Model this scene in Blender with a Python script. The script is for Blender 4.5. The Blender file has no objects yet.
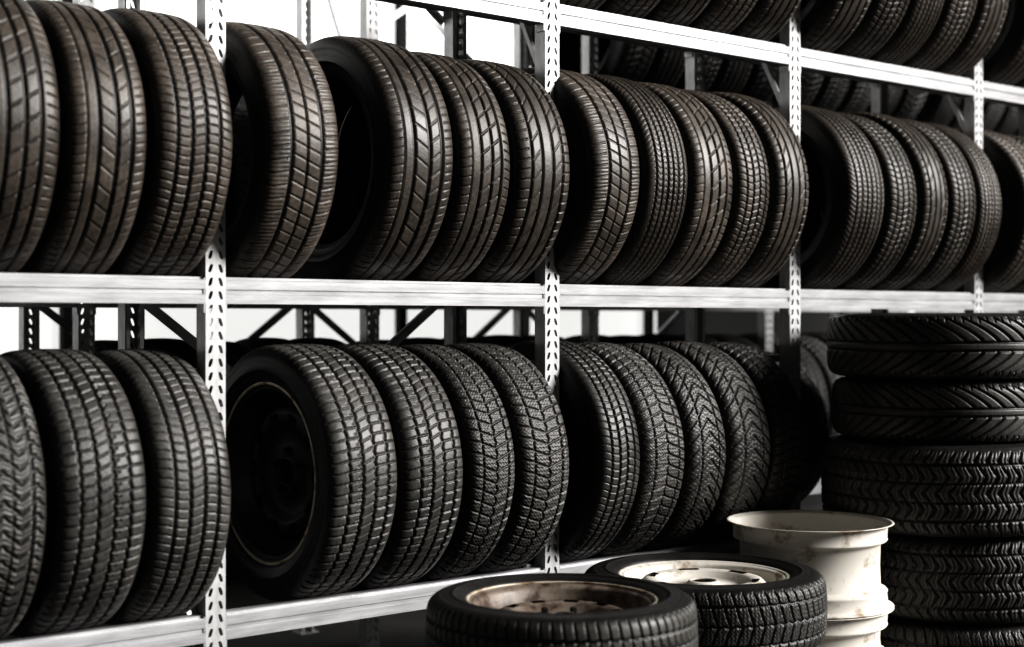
import bpy, math, random
import numpy as np
from mathutils import Vector, Matrix
random.seed(7)
scene=bpy.context.scene
H=1.10
COL=scene.collection
try:
    scene.view_settings.view_transform='Standard'
    scene.view_settings.look='High Contrast'
except Exception as e: print(e)

# ---------------------------------------------------------------- helpers
def link(o): COL.objects.link(o); return o
def empty(name,loc=(0,0,0)):
    o=bpy.data.objects.new(name,None); o.location=loc; o.empty_display_size=.1
    return link(o)
def fast_mesh(name,V,F,smooth=True):
    me=bpy.data.meshes.new(name)
    V=np.asarray(V,dtype=np.float32).reshape(-1,3); F=np.asarray(F,dtype=np.int32).reshape(-1,4)
    me.vertices.add(len(V)); me.vertices.foreach_set('co',V.ravel())
    me.loops.add(F.size); me.loops.foreach_set('vertex_index',F.ravel())
    me.polygons.add(len(F)); me.polygons.foreach_set('loop_start',np.arange(0,F.size,4,dtype=np.int32))
    me.polygons.foreach_set('loop_total',np.full(len(F),4,dtype=np.int32))
    me.polygons.foreach_set('use_smooth',np.full(len(F),smooth))
    me.update(calc_edges=True); me.validate()
    return me
def revolve(name,prof,N,closed=True,smooth=True,skip=None):
    P=np.array(prof); M=len(P)
    ph=np.linspace(0,2*np.pi,N,endpoint=False)
    V=np.zeros((N,M,3)); V[:,:,0]=P[None,:,0]
    V[:,:,1]=np.cos(ph)[:,None]*P[None,:,1]; V[:,:,2]=np.sin(ph)[:,None]*P[None,:,1]
    i,j=np.meshgrid(np.arange(N),np.arange(M if closed else M-1),indexing='ij')
    i2=(i+1)%N; j2=(j+1)%M
    F=np.stack([i*M+j,i*M+j2,i2*M+j2,i2*M+j],-1)
    if skip is not None:
        keep=~skip(i,j); F=F[keep]
    return fast_mesh(name,V,F.reshape(-1,4),smooth)
def box(V,F,x0,x1,y0,y1,z0,z1):
    b=len(V)
    V+= [(x0,y0,z0),(x1,y0,z0),(x1,y1,z0),(x0,y1,z0),(x0,y0,z1),(x1,y0,z1),(x1,y1,z1),(x0,y1,z1)]
    F+= [(b,b+3,b+2,b+1),(b+4,b+5,b+6,b+7),(b,b+1,b+5,b+4),(b+1,b+2,b+6,b+5),(b+2,b+3,b+7,b+6),(b+3,b,b+4,b+7)]
def obj(name,me,mat=None,parent=None,loc=(0,0,0),rot=(0,0,0),scale=(1,1,1)):
    o=bpy.data.objects.new(name,me); link(o)
    if mat and len(me.materials)==0: me.materials.append(mat)
    o.location=loc;o.rotation_euler=rot;o.scale=scale
    if parent: o.parent=parent
    return o
def tag(o,label,cat,group=None):
    o['label']=label;o['category']=cat
    if group:o['group']=group

# ---------------------------------------------------------------- materials
def newmat(name):
    m=bpy.data.materials.new(name);m.use_nodes=True
    nt=m.node_tree;b=nt.nodes['Principled BSDF'];return m,nt,b
def rubber(name,top,low,rough=.5,dust=.5):
    m,nt,b=newmat(name);N=nt.nodes;L=nt.links
    at=N.new('ShaderNodeAttribute');at.attribute_name='wear_shade'  # carries tread wear together with painted groove and sidewall shade
    tc=N.new('ShaderNodeTexCoord');oi=N.new('ShaderNodeObjectInfo')
    add=N.new('ShaderNodeVectorMath');add.operation='ADD'
    sc=N.new('ShaderNodeVectorMath');sc.operation='SCALE';sc.inputs[0].default_value=(13,7,5)
    L.new(oi.outputs['Random'],sc.inputs['Scale'])
    L.new(tc.outputs['Object'],add.inputs[0]);L.new(sc.outputs[0],add.inputs[1])
    n1=N.new('ShaderNodeTexNoise');n1.inputs['Scale'].default_value=9;n1.inputs['Detail'].default_value=8;n1.inputs['Roughness'].default_value=.65
    n2=N.new('ShaderNodeTexNoise');n2.inputs['Scale'].default_value=120;n2.inputs['Detail'].default_value=4
    L.new(add.outputs[0],n1.inputs['Vector']);L.new(add.outputs[0],n2.inputs['Vector'])
    r1=N.new('ShaderNodeMapRange');r1.inputs['From Min'].default_value=.35;r1.inputs['From Max'].default_value=.7
    r1.inputs['To Min'].default_value=.6;r1.inputs['To Max'].default_value=1.0+dust
    L.new(n1.outputs['Fac'],r1.inputs['Value'])
    r2=N.new('ShaderNodeMapRange');r2.inputs['From Min'].default_value=.3;r2.inputs['From Max'].default_value=.7
    r2.inputs['To Min'].default_value=.65;r2.inputs['To Max'].default_value=1.35
    L.new(n2.outputs['Fac'],r2.inputs['Value'])
    r3=N.new('ShaderNodeMapRange');r3.inputs['To Min'].default_value=.7;r3.inputs['To Max'].default_value=1.3
    L.new(oi.outputs['Random'],r3.inputs['Value'])
    m1=N.new('ShaderNodeMath');m1.operation='MULTIPLY';L.new(r1.outputs[0],m1.inputs[0]);L.new(r2.outputs[0],m1.inputs[1])
    m2=N.new('ShaderNodeMath');m2.operation='MULTIPLY';L.new(m1.outputs[0],m2.inputs[0]);L.new(r3.outputs[0],m2.inputs[1])
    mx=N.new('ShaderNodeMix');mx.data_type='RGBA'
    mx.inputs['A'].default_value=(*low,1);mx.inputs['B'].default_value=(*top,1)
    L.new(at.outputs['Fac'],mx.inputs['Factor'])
    ml=N.new('ShaderNodeVectorMath');ml.operation='SCALE'
    L.new(mx.outputs['Result'],ml.inputs[0]);L.new(m2.outputs[0],ml.inputs['Scale'])
    L.new(ml.outputs[0],b.inputs['Base Color'])
    rr=N.new('ShaderNodeMapRange');rr.inputs['To Min'].default_value=rough-.1;rr.inputs['To Max'].default_value=rough+.14
    L.new(n1.outputs['Fac'],rr.inputs['Value']);L.new(rr.outputs[0],b.inputs['Roughness'])
    b.inputs['Specular IOR Level'].default_value=.52
    bp=N.new('ShaderNodeBump');bp.inputs['Strength'].default_value=.25;bp.inputs['Distance'].default_value=.002
    L.new(n2.outputs['Fac'],bp.inputs['Height']);L.new(bp.outputs[0],b.inputs['Normal'])
    return m
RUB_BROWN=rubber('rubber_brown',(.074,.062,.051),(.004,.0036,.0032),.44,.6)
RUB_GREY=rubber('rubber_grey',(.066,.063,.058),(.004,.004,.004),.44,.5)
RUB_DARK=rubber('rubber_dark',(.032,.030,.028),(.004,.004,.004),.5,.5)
def metal(name,c,metallic,rough,noise=.15,scale=30,stretch=(1,1,1),dirt=None,pos=(.35,.62)):
    m,nt,b=newmat(name);N=nt.nodes;L=nt.links
    tc=N.new('ShaderNodeTexCoord');mp=N.new('ShaderNodeMapping');mp.inputs['Scale'].default_value=stretch
    L.new(tc.outputs['Object'],mp.inputs[0])
    n=N.new('ShaderNodeTexNoise');n.inputs['Scale'].default_value=scale;n.inputs['Detail'].default_value=6;n.inputs['Roughness'].default_value=.65
    L.new(mp.outputs[0],n.inputs['Vector'])
    cr=N.new('ShaderNodeValToRGB')
    cr.color_ramp.elements[0].position=pos[0];cr.color_ramp.elements[1].position=pos[1]
    d=dirt or tuple(x*(1-noise*2) for x in c)
    cr.color_ramp.elements[0].color=(*d,1);cr.color_ramp.elements[1].color=(*c,1)
    L.new(n.outputs['Fac'],cr.inputs[0]);L.new(cr.outputs[0],b.inputs['Base Color'])
    b.inputs['Metallic'].default_value=metallic;b.inputs['Roughness'].default_value=rough
    return m
GALV=metal('galvanised_steel',(.58,.58,.59),.3,.36,.18,9,(.6,6,6))
GALVP=metal('galvanised_post_steel',(.68,.68,.68),.25,.4,.14,16,(3,3,1))
WHITE=metal('white_painted_steel',(.76,.725,.66),.0,.6,.1,14,(1,1,1),(.34,.27,.19),(.34,.47))
SILV=metal('weathered_silver_paint',(.24,.20,.165),.0,.5,.1,18,(1,1,1),(.06,.034,.022),(.40,.58))
BLKST=metal('black_painted_steel',(.012,.012,.012),.0,.5)
LIP=metal('bare_rim_edge',(.62,.55,.45),.2,.45,.1,22,(1,1,1),(.22,.14,.09),(.38,.5))

# ---------------------------------------------------------------- tyre meshes
R0=.32
def frac(a): return a-np.floor(a)
def tri(a): return np.abs(frac(a)-.5)*4-1
def sst(d,w,e=.0018):
    return np.clip(1-(np.abs(d)-w/2)/e,0,1)
def tread(kind,T,PH):
    X=.087*T; U=PH/(2*np.pi); Lc=2*np.pi*R0
    G=np.zeros_like(T)
    def circ(x0,w,zz=0,n=60,amt=1.0):
        nonlocal G
        G=np.maximum(G,amt*sst(X-x0-zz*tri(U*n),w))
    def lat(n,shift,w,mask=None,slope=0,amt=1.0,e=.0018):
        nonlocal G
        d=(frac(U*n+shift)-.5)*Lc/n/math.sqrt(1+slope**2)
        g=sst(d,w,e)*amt
        if mask is not None:g=g*mask
        G=np.maximum(G,g)
    A=np.abs(T)
    if kind==0:
        for x in(-.052,-.018,.018,.052):circ(x,.006)
        lat(76,T*.6,.0018,A>.63,.2,.8);lat(38,T*1.9,.0015,(A<.56)&(A>.24),1,.6)
    elif kind==1:
        for x in(-.045,-.012,.024):circ(x,.006)
        circ(.055,.002,amt=.7)
        lat(42,1.2*T,.0018,(T>-.5)&(T<.26),.9,.8);lat(84,A*.8,.0014,A>.66,.3,.7)
    elif kind==2:
        for x in(-.050,-.017,.017,.050):circ(x,.0055,.0007,96)
        lat(96,.25*np.sin(T*5),.0015,None,.2,.6)
    elif kind==3:
        circ(-.04,.005);circ(.04,.005)
        lat(50,1.8*A,.004,None,1.0);lat(150,5.4*A*.5+.25*tri(T*6),.001,None,.6,.45,.0016)
    elif kind==4:
        for x in(-.054,-.02,.014,.048):circ(x,.0045,.0015,78)
        lat(78,.5*T,.0026,A>.2,.2,.85);lat(78,.4+T*1.5,.0016,A<.3,.6,.7)
    elif kind==5:
        circ(-.05,.0045,.0015,66);circ(.05,.0045,.0015,66);circ(0,.004,.003,66)
        lat(66,.9*A,.0032,None,.4);lat(198,.3*tri(T*8),.001,None,.2,.45,.0016)
    elif kind==6:
        circ(-.012,.005);circ(.012,.005)
        lat(44,2.6*A**1.5,.0035,A>.17,1.8);lat(88,.3*A,.0018,A>.78,.2)
    elif kind==7:
        circ(-.058,.004);circ(.058,.004);circ(-.02,.002);circ(.02,.002)
        lat(66,.5*tri(T*1.3),.0036,None,.8);lat(198,.8*tri(T*1.3)+.1,.001,None,.6,.4,.0016)
    elif kind==8:
        for x in(-.047,-.012,.03):circ(x,.0065)
        circ(.056,.0022,amt=.8)
        lat(48,1.6*T,.0010,(T>-.5)&(T<-.18),1.2,.5)
        lat(48,-1.4*T,.0010,(T>-.1)&(T<.3),1.2,.45)
        lat(96,1.0*T,.0012,A>.66,.5,.6)
    elif kind==9:
        for x in(-.058,-.034,-.011,.011,.034,.058):circ(x,.0035)
        lat(120,.6*tri(T*2),.0010,None,.4,.4)
    elif kind==10:
        circ(-.038,.007);circ(.038,.007);circ(0,.003)
        lat(66,.7*T,.0014,A>.48,.4,.7);lat(66,.5-1.2*T,.0012,A<.4,.8,.55);lat(198,.8*T,.0010,A>.48,.4,.25)
    fade=1-np.clip((A-.94)/.06,0,1)
    return G*fade
def make_tyre(kind,rb=.205,N=1080,MT=72):
    t=np.linspace(-1,1,MT)
    x=.087*t; r=R0-.005*t**2-.013*np.abs(t)**10
    side=[(.0905,.2955),(.0925,.289),(.0935,.283),(.093,.281),(.0945,.275),(.0955,.265),(.0955,.254),(.0968,.2525),(.0968,.2495),(.0948,.248),(.092,.236),(.087,.224),(.081,.2140),(.079,.2140),(.075,.2065),(.069,.205)]
    inner=[(.064,.206),(.066,.216),(.083,.24),(.085,.265),(.079,.288),(.06,.301),(.03,.305)]
    def rm(p):
        return [(a,(rb+(c-.205)*(.29-rb)/.085 if c<.29 else c)) for a,c in p]
    side=rm(side);inner=rm(inner)
    tail=side+inner+[(-a,c) for a,c in reversed(inner)]+[(-a,c) for a,c in reversed(side)]
    tail=np.array(tail)
    px=np.concatenate([x,tail[:,0]]);pr=np.concatenate([r,tail[:,1]])
    M=len(px)
    ph=np.linspace(0,2*np.pi,N,endpoint=False)
    TT,PP=np.meshgrid(t,ph)
    G=tread(kind,TT,PP)
    RR=np.tile(pr,(N,1)).copy(); RR[:,:MT]-=.0055*G
    V=np.zeros((N,M,3));V[:,:,0]=px[None,:]
    V[:,:,1]=np.cos(ph)[:,None]*RR;V[:,:,2]=np.sin(ph)[:,None]*RR
    i,j=np.meshgrid(np.arange(N),np.arange(M),indexing='ij')
    i2=(i+1)%N;j2=(j+1)%M
    F=np.stack([i*M+j,i*M+j2,i2*M+j2,i2*M+j],-1)
    me=fast_mesh('tyre_mesh',V,F)
    W=np.full((N,M),.22);W[:,:MT]=1-G  # shade of grooves, sidewalls and inside put into the colour, besides tread wear
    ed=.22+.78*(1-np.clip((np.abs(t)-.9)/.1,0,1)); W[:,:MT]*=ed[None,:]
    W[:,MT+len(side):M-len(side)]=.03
    at=me.attributes.new('wear_shade','FLOAT','POINT');at.data.foreach_set('value',W.astype(np.float32).ravel())
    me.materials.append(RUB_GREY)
    return me
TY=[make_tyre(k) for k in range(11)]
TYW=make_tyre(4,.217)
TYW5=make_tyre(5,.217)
def place_tyre(me,loc,R,w,mat,lying=False,spin=None,yaw=0,label='',group=None,parent=None,flip=False,name='tyre'):
    o=bpy.data.objects.new(name,me);link(o)
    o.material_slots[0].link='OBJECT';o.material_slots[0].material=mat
    s=R/R0;o.scale=(w/.1936,s,s);o.location=loc
    sp=random.uniform(0,6.28) if spin is None else spin
    o.rotation_euler=(sp,math.radians(-90 if lying else 0),yaw+(math.pi if flip else 0))
    if parent:o.parent=parent
    else: tag(o,label,'tyre',group)
    return o

# ---------------------------------------------------------------- racks
BH=.06
ZS=[H-.715,H+.036,H+.785]
BEAMTOP=[z+BH for z in ZS]
DEPTH=.44
YC=.15
REARUP=.098
def post_mesh(h):
    w=.05;V=[];F=[]
    pitch=.03;n=int(h/pitch)
    cols=[-.0125,.0125]
    cw=.025
    for k in range(n):
        for ci,cx in enumerate(cols):
            z0=k*pitch;b=len(V)
            cz=z0+pitch/2
            outer=[(-cw/2,-pitch/2),(0,-pitch/2),(cw/2,-pitch/2),(cw/2,0),(cw/2,pitch/2),(0,pitch/2),(-cw/2,pitch/2),(-cw/2,0)]
            sl=.0025*(1 if ci==0 else -1)
            inn=[(-.0035-sl,-.008),(-sl,-.0095),(.0035-sl,-.008),(.0045,0),(.0035+sl,.008),(sl,.0095),(-.0035+sl,.008),(-.0045,0)]
            for a,c in outer:V.append((cx+a,0,cz+c))
            for a,c in inn:V.append((cx+a,0,cz+c))
            for a,c in inn:V.append((cx+a,.003,cz+c))
            for q in range(8):
                q2=(q+1)%8
                F.append((b+q,b+q2,b+8+q2,b+8+q));F.append((b+8+q,b+8+q2,b+16+q2,b+16+q))
    top=n*pitch
    for s in(-1,1):
        x0,x1=(s*.025-(.002 if s>0 else 0)),(s*.025+(0 if s>0 else .002))
        box(V,F,x0,x1,0.0002,.042,0,top)
        box(V,F,min(s*.025,s*.013),max(s*.025,s*.013),.040,.042,0,top)
    box(V,F,-.035,.035,-.008,.055,0,.004)
    return fast_mesh('post_mesh',V,F,False)
PH=2.64
POST=post_mesh(PH);POST.materials.append(GALVP)
def beam_mesh(L):
    prof=[(0,0),(.0,.020),(.004,.023),(.004,.030),(0,.033),(0,.052),(.002,.0545),(.010,.0545),(.010,.060),(.035,.060),(.035,.0),(.033,0),(.033,.0525),(.005,.0525),(.005,.002),(.014,.002),(.014,0)]
    V=[];F=[];n=len(prof)
    for x in(0,L):
        for y,z in prof:V.append((x,y,z))
    for i in range(n):
        j=(i+1)%n;F.append((i,j,n+j,n+i))
    box(V,F,0,.004,0.001,.034,-.02,.058)
    box(V,F,L-.004,L,0.001,.034,-.02,.058)
    return fast_mesh('beam_mesh',V,F,False)
BEAM=beam_mesh(.95);BEAM.materials.append(GALV)
def strap(name,p,q,parent,w=.025,t=.003):
    p=Vector(p);q=Vector(q);L=(q-p).length
    V=[];F=[];box(V,F,0,L,-t/2,t/2,-w/2,w/2)
    box(V,F,0,L,t/2,t/2+.008,w/2-.002,w/2)
    me=fast_mesh(name+'_mesh',V,F,False);me.materials.append(GALV)
    d=(q-p).normalized()
    o=obj(name,me,None,parent,p)
    o.rotation_mode='QUATERNION'
    zz=Vector((0,0,1))
    y=zz.cross(d).normalized() if abs(d.z)<.99 else Vector((0,1,0))
    z=d.cross(y)
    o.rotation_quaternion=Matrix((d,y,z)).transposed().to_quaternion()
    return o
def rack(name,y0,xs,braces,label,mid=True):
    e=empty(name,(xs[0],y0,0))
    tag(e,label,'shelving rack')
    X=[x-xs[0] for x in xs]
    for x in X:
        obj('upright_post',POST,None,e,(x,0,0))
        obj('upright_post',POST,None,e,(x,DEPTH,0),(0,0,math.pi))
        for z in(.25,.98,1.75,2.5):
            strap('frame_brace',(x,.045,z),(x,DEPTH-.045,z),e,.02)
        for z in(.25,1.75):
            strap('frame_brace',(x+.004,.045,z),(x+.004,DEPTH-.045,z+.70),e,.02)
    for a in X[:-1]:
        for z in ZS:
            obj('shelf_beam',BEAM,None,e,(a+.025,0,z))
            obj('shelf_beam',BEAM,None,e,(a+.975,DEPTH,z+REARUP),(0,0,math.pi))
    for i in braces:
        a=X[i]
        spans=[(ZS[0]+.07,ZS[1]+.03),(ZS[2]+.07,ZS[2]+.75)]
        if mid: spans.append((ZS[1]+.07,ZS[2]+.03))
        for (z0,z1) in spans:
            strap('cross_brace',(a+.02,DEPTH+.004,z0),(a+.98,DEPTH+.004,z1),e)
            strap('cross_brace',(a+.02,DEPTH+.009,z1),(a+.98,DEPTH+.009,z0),e)
    return e
xs=[.64+i for i in range(6)]
rack('tyre_rack',0,xs,[1],'galvanised steel rack with perforated posts, loaded with used tyres',False)
YB=1.12
xs2=[.84+i for i in range(8)]
rack('tyre_rack',YB,xs2,[1,2,3,5],'second galvanised steel tyre rack standing behind the loaded one')

def shelf_tyre(xr,w,level,yb=0,R=None,kind=0,mat=RUB_GREY,label='',group='',flip=None):
    R=R or (random.uniform(.306,.314) if level else random.uniform(.305,.312))
    half=YC-.035
    z=BEAMTOP[level]+math.sqrt(R*R-half*half)
    if flip is None: flip=random.random()<.5
    return place_tyre(TY[kind],(xr-w/2,yb+YC,z),R,w,mat,yaw=random.uniform(-.006,.006),label=label,group=group,flip=flip)

LAB={0:'worn ribbed car tyre with straight grooves, upright on a rack',
1:'used car tyre with slanted slits standing on a rack',
2:'used ribbed car tyre with fine cross cuts on a rack',
3:'used winter tyre with V-shaped siped blocks on a rack',
4:'used car tyre with square block tread on a rack',
5:'used winter tyre with dense siped blocks on a rack',
6:'directional car tyre with curved grooves on a rack',
7:'used winter tyre with herringbone tread on a rack',
8:'used ribbed car tyre with long slanted slits on a rack',
9:'worn car tyre with many fine ribs on a rack',
10:'used car tyre with slanted block tread on a rack'}
def row(lst,level,mat,group,yb=0):
    prev=-9
    for it in lst:
        xr,k=it[0],it[1]
        w=it[2] if len(it)>2 else min(.2,xr-prev-.007)
        prev=xr
        shelf_tyre(xr,w,level,yb,kind=k,mat=mat,label=LAB[k],group=group)
row([(1.03,0,.19),(1.228,1),(1.415,8),(1.613,2),(1.880,10,.2),(2.203,8,.205),(2.385,1),(2.584,0),
     (2.833,10,.188),(3.014,9),(3.198,1),(3.357,2),(3.530,0),
     (3.905,9,.2),(4.075,2),(4.235,0),(4.40,2),(4.555,9),(4.88,2,.2),(5.06,0),(5.24,2),(5.42,0)],1,RUB_BROWN,'upright tyres on the middle shelf')
row([(.99,5,.19),(1.200,7),(1.412,4),(1.611,2)],0,RUB_GREY,'upright tyres on the lower shelf')
row([(2.238,4,.19),(2.397,5),(2.580,5),(2.828,2,.158),(3.006,5),(3.175,3),(3.366,3),(3.536,5)],0,RUB_GREY,'upright tyres on the lower shelf')
row([(2.85,0,.18),(3.03,2),(3.21,0),(3.39,2),(3.57,0),(3.88,0,.19),(4.065,2),(4.245,9),(4.425,2),(4.602,0),(4.93,2,.2),(5.12,0),(5.3,2),(5.48,0)],2,RUB_BROWN,'upright tyres on the top shelf')
place_tyre(TY[5],(3.80,.31,BEAMTOP[0]+.283),.27,.18,RUB_GREY,label='small dark winter tyre pushed back on the lower shelf')
def fill(level,bays,group,mat,n=5):
    for b in bays:
        x=xs2[b]+.03
        for k in range(n):
            w=random.uniform(.172,.182);x+=w+.006
            kd=random.choice([0,2,4,5])
            shelf_tyre(x,w,level,YB,kind=kd,mat=mat,label=LAB[kd],group=group)
fill(0,[1,2,3,4,5],'upright tyres on the rear rack lower shelf',RUB_DARK)
fill(1,[0,1,2,3,4,5],'upright tyres on the rear rack middle shelf',RUB_DARK)
fill(2,[3,4,5],'upright tyres on the rear rack top shelf',RUB_DARK)

# ---------------------------------------------------------------- rims
def rim_mesh(half,rf,name='rim_mesh',N=120,drop=.045):
    h=half
    prof_out=[(-h,rf+.004),(-h-.003,rf+.001),(-h-.002,rf-.006),(-h+.008,rf-.016),(-h+.03,rf-.018),(-h+.036,rf-.022),(-h+.05,rf-drop),(.02,rf-drop),(h-.045,rf-drop+.003),(h-.034,rf-.022),(h-.028,rf-.018),(h-.008,rf-.016),(h+.002,rf-.006),(h+.003,rf+.001),(h,rf+.004),
              (h-.004,rf+.002),(h-.0035,rf-.006)]
    outer=[(-h+.004,rf+.002)]+prof_out
    inner=[(h+.0005,rf-.0105),(h-.010,rf-.020),(h-.03,rf-.022),(h-.045,rf-drop-.002),(.02,rf-drop-.004),(-h+.05,rf-drop-.004),(-h+.034,rf-.026),(-h+.03,rf-.022),(-h+.01,rf-.020),(-h+.0005,rf-.0105)]
    return revolve(name,outer+inner,N,True,True)
def bare_rim_mesh(h,rf,N=120):
    pr=[(h,rf+.002),(h+.002,rf),(h+.0015,rf-.006),(h-.006,rf-.013),(h-.010,rf-.015),(h-.040,rf-.017),(h-.043,rf-.015),(h-.047,rf-.018),(h-.052,rf-.030),(h-.056,rf-.034),(0,rf-.036),(-h+.056,rf-.034),(-h+.052,rf-.030),(-h+.046,rf-.018),(-h+.042,rf-.015),(-h+.038,rf-.017),(-h+.010,rf-.015),(-h+.006,rf-.013),(-h-.0015,rf-.006),(-h-.002,rf),(-h,rf+.002)]
    ins=[(-h+.002,rf-.012),(-h+.008,rf-.0185),(-h+.04,rf-.021),(-h+.054,rf-.038),(0,rf-.040),(h-.054,rf-.038),(h-.04,rf-.021),(h-.008,rf-.0185),(h-.002,rf-.012),(h-.0015,rf-.006)]
    return revolve('bare_rim_mesh',pr+ins,N,True,True)
def disc_mesh(rf,x0,N=120,vents=10,bore=.03,drop=.045):
    r1=rf-drop-.0045
    prof=[(x0-.02,r1),(x0-.004,r1-.004),(x0+.006,r1-.014),(x0+.008,r1-.022),(x0+.007,r1-.040),(x0+.004,r1-.048),(x0-.006,r1-.06),(x0-.010,r1-.07),(x0-.010,bore+.016),(x0-.002,bore+.008),(x0+.002,bore+.003),(x0,bore)]
    back=[(a-.004,b) for a,b in reversed(prof)]
    n=len(prof)
    def skip(i,j):
        per=N//vents
        inv=((i%per)>=per*.3)&((i%per)<per*.7)
        return inv&((j==3)|(j==(2*n-2-3)))
    return revolve('disc_mesh',prof+back,N,True,True,skip)
def bolts(parent,x0,r=.052,n=5,mat=BLKST):
    prof=[(0,.0001),(0,.0105),(.004,.0105),(.004,.008),(.016,.008),(.018,.006),(.018,.0001)]
    me=revolve('bolt_mesh',prof,6,False,False);me.materials.append(mat)
    for k in range(n):
        a=2*math.pi*k/n
        obj('lug_bolt',me,None,parent,(x0,math.cos(a)*r,math.sin(a)*r))
def wheel(loc,R,w,tme,tmat,rimmat,discmat,lying,label,disc_x=.03,spin=0,flip=False,bolt=True,vents=10,edge=None):
    e=empty('car_wheel',loc)
    s=R/R0
    e.rotation_euler=(spin,math.radians(-90) if lying else 0,(math.pi if flip else 0))
    tag(e,label,'wheel')
    place_tyre(tme,(0,0,0),R,w,tmat,parent=e,spin=0)
    rf=.2225*s
    half=w*.5*.80
    o=obj('rim',rim_mesh(half,rf),rimmat,e)
    if edge:
        obj('rim_edge',revolve('edge_mesh',[(half+.0028,rf-.004),(half+.0060,rf-.002),(half+.0065,rf+.002),(half+.0045,rf+.005),(half+.0005,rf+.005)],120,True,True),edge,o)
    d=obj('wheel_disc',disc_mesh(rf,disc_x,vents=vents),discmat,o)
    if bolt:bolts(d,disc_x-.010)
    return e
half=YC-.035
wheel((2.043-.1,YC,BEAMTOP[0]+math.sqrt(.31**2-half**2)),.31,.2,TYW,RUB_GREY,BLKST,BLKST,False,'car wheel with black steel centre and bare rim edge',disc_x=.03,spin=.3,flip=True,edge=LIP)
def stack_tyres(x,y,top,parts,group):
    z=top
    for (w,R,k,mat,dx,dy,lab) in parts:
        place_tyre(TY[k],(x+dx,y+dy,z-w/2),R,w,mat,lying=True,label=lab,group=group)
        z-=w
    return z
ax,ay=2.101,-.637
wA=.185
wheel((ax,ay,H-.57-wA/2),.285,wA,TYW,RUB_GREY,SILV,SILV,True,'car wheel with dull rusty rim lying on stacked tyres',disc_x=.044,edge=LIP)
rest=H-.57-wA
stack_tyres(ax,ay,rest,[(rest/2,.285,2,RUB_GREY,.01,0,'used car tyre lying flat in a low stack'),(rest/2,.29,0,RUB_GREY,0,.01,'used car tyre lying flat in a low stack')],'tyres stacked under the silver wheel')
bx,by=2.743,-.446
wB=.175
wheel((bx,by,H-.612-wB/2),.30,wB,TYW5,RUB_GREY,WHITE,WHITE,True,'car wheel with white painted rim lying on stacked tyres',disc_x=.056,vents=6,bolt=False)
rest=H-.612-wB
stack_tyres(bx,by,rest,[(rest/2,.29,0,RUB_GREY,.0,0,'used car tyre lying flat in a low stack'),(rest/2,.29,2,RUB_GREY,0,0,'used car tyre lying flat in a low stack')],'tyres stacked under the white wheel')
cx,cy=3.283,-.342
def bare_rim(z,hh,label):
    e=empty('steel_rim',(cx,cy,z+hh/2));e.rotation_euler=(0,-math.pi/2,0)
    tag(e,label,'wheel rim','bare white rims in a stack')
    obj('rim_barrel',bare_rim_mesh(hh/2-.003,.225),WHITE,e)
    obj('wheel_disc',disc_mesh(.223,hh/2-.07,vents=8,bore=.035,drop=.035),WHITE,e)
z=H-.55
for i,hh in enumerate((.23,.17,.15)):
    z-=hh
    bare_rim(z,hh,['bare white painted steel rim on top of a rim stack','narrow bare white steel rim under another rim','narrow bare white steel rim standing on the floor'][i])
dx0,dy0=3.874,-.356
stack_tyres(dx0,dy0,H+.02,[
 (.19,.33,6,RUB_GREY,.0,0,'directional tyre with curved grooves topping a tall stack'),
 (.18,.315,6,RUB_GREY,.0,0,'directional tyre with curved grooves in a tall stack'),
 (.26,.355,7,RUB_GREY,-.005,-.015,'wide winter tyre with herringbone tread in a tall stack'),
 (.25,.335,7,RUB_GREY,.05,-.02,'wide winter tyre with herringbone tread in a tall stack'),
 (.24,.33,5,RUB_GREY,.05,-.02,'wide winter tyre lying on the floor under a stack')],'tyres in the tall stack')

# ---------------------------------------------------------------- setting
def boxobj(name,b,mat):
    V=[];F=[];box(V,F,*b);o=obj(name,fast_mesh(name,V,F,False),mat);o['kind']='structure';return o
CONC=metal('concrete_floor',(.06,.058,.055),0,.8,.2,3)
DW=metal('dark_wall_paint',(.012,.012,.012),0,.9,.2,2)
def glaz(name,e):
    m,nt,b=newmat(name);b.inputs['Base Color'].default_value=(.7,.7,.7,1);b.inputs['Emission Color'].default_value=(1,1,.98,1);b.inputs['Emission Strength'].default_value=e
    return m
boxobj('floor',(-4,14,-7,2.7,-.1,0),CONC)
boxobj('wall_back',(-4,14,2.66,2.76,0,4),DW)
boxobj('wall_left',(-4.1,-4,-7,2.7,0,4),DW)
boxobj('window_1',(-4,5.7,2.62,2.655,H-.22,H+.2),glaz('daylight_glazing_low',.6))
boxobj('window_2',(-4,5.2,2.62,2.655,H+1.03,4),glaz('daylight_glazing_high',.9))
for i in range(7):
    boxobj('trim_%d'%(i+1),(-4+i*1.6,-3.96+i*1.6,2.58,2.62,0,4),DW)

# ---------------------------------------------------------------- light
w=bpy.data.worlds.new('world');scene.world=w;w.use_nodes=True
w.node_tree.nodes['Background'].inputs[0].default_value=(1,.99,.97,1)
w.node_tree.nodes['Background'].inputs[1].default_value=.03
s=bpy.data.lights.new('sun','SUN');s.energy=4.9;s.angle=math.radians(22);s.color=(1,.98,.96)
so=link(bpy.data.objects.new('sun',s))
d=Vector((-.63,.69,-.44));so.rotation_euler=d.to_track_quat('-Z','Y').to_euler()
so.location=(6,-6,6)

# ---------------------------------------------------------------- camera
c=bpy.data.cameras.new('camera');co=link(bpy.data.objects.new('camera',c))
co.location=(0,-2.98,H);co.rotation_euler=(math.pi/2,0,math.radians(-40))
c.sensor_width=36;c.lens=52.73;c.shift_y=-.0034
c.dof.use_dof=True;c.dof.focus_distance=3.8;c.dof.aperture_fstop=1.9
scene.camera=co
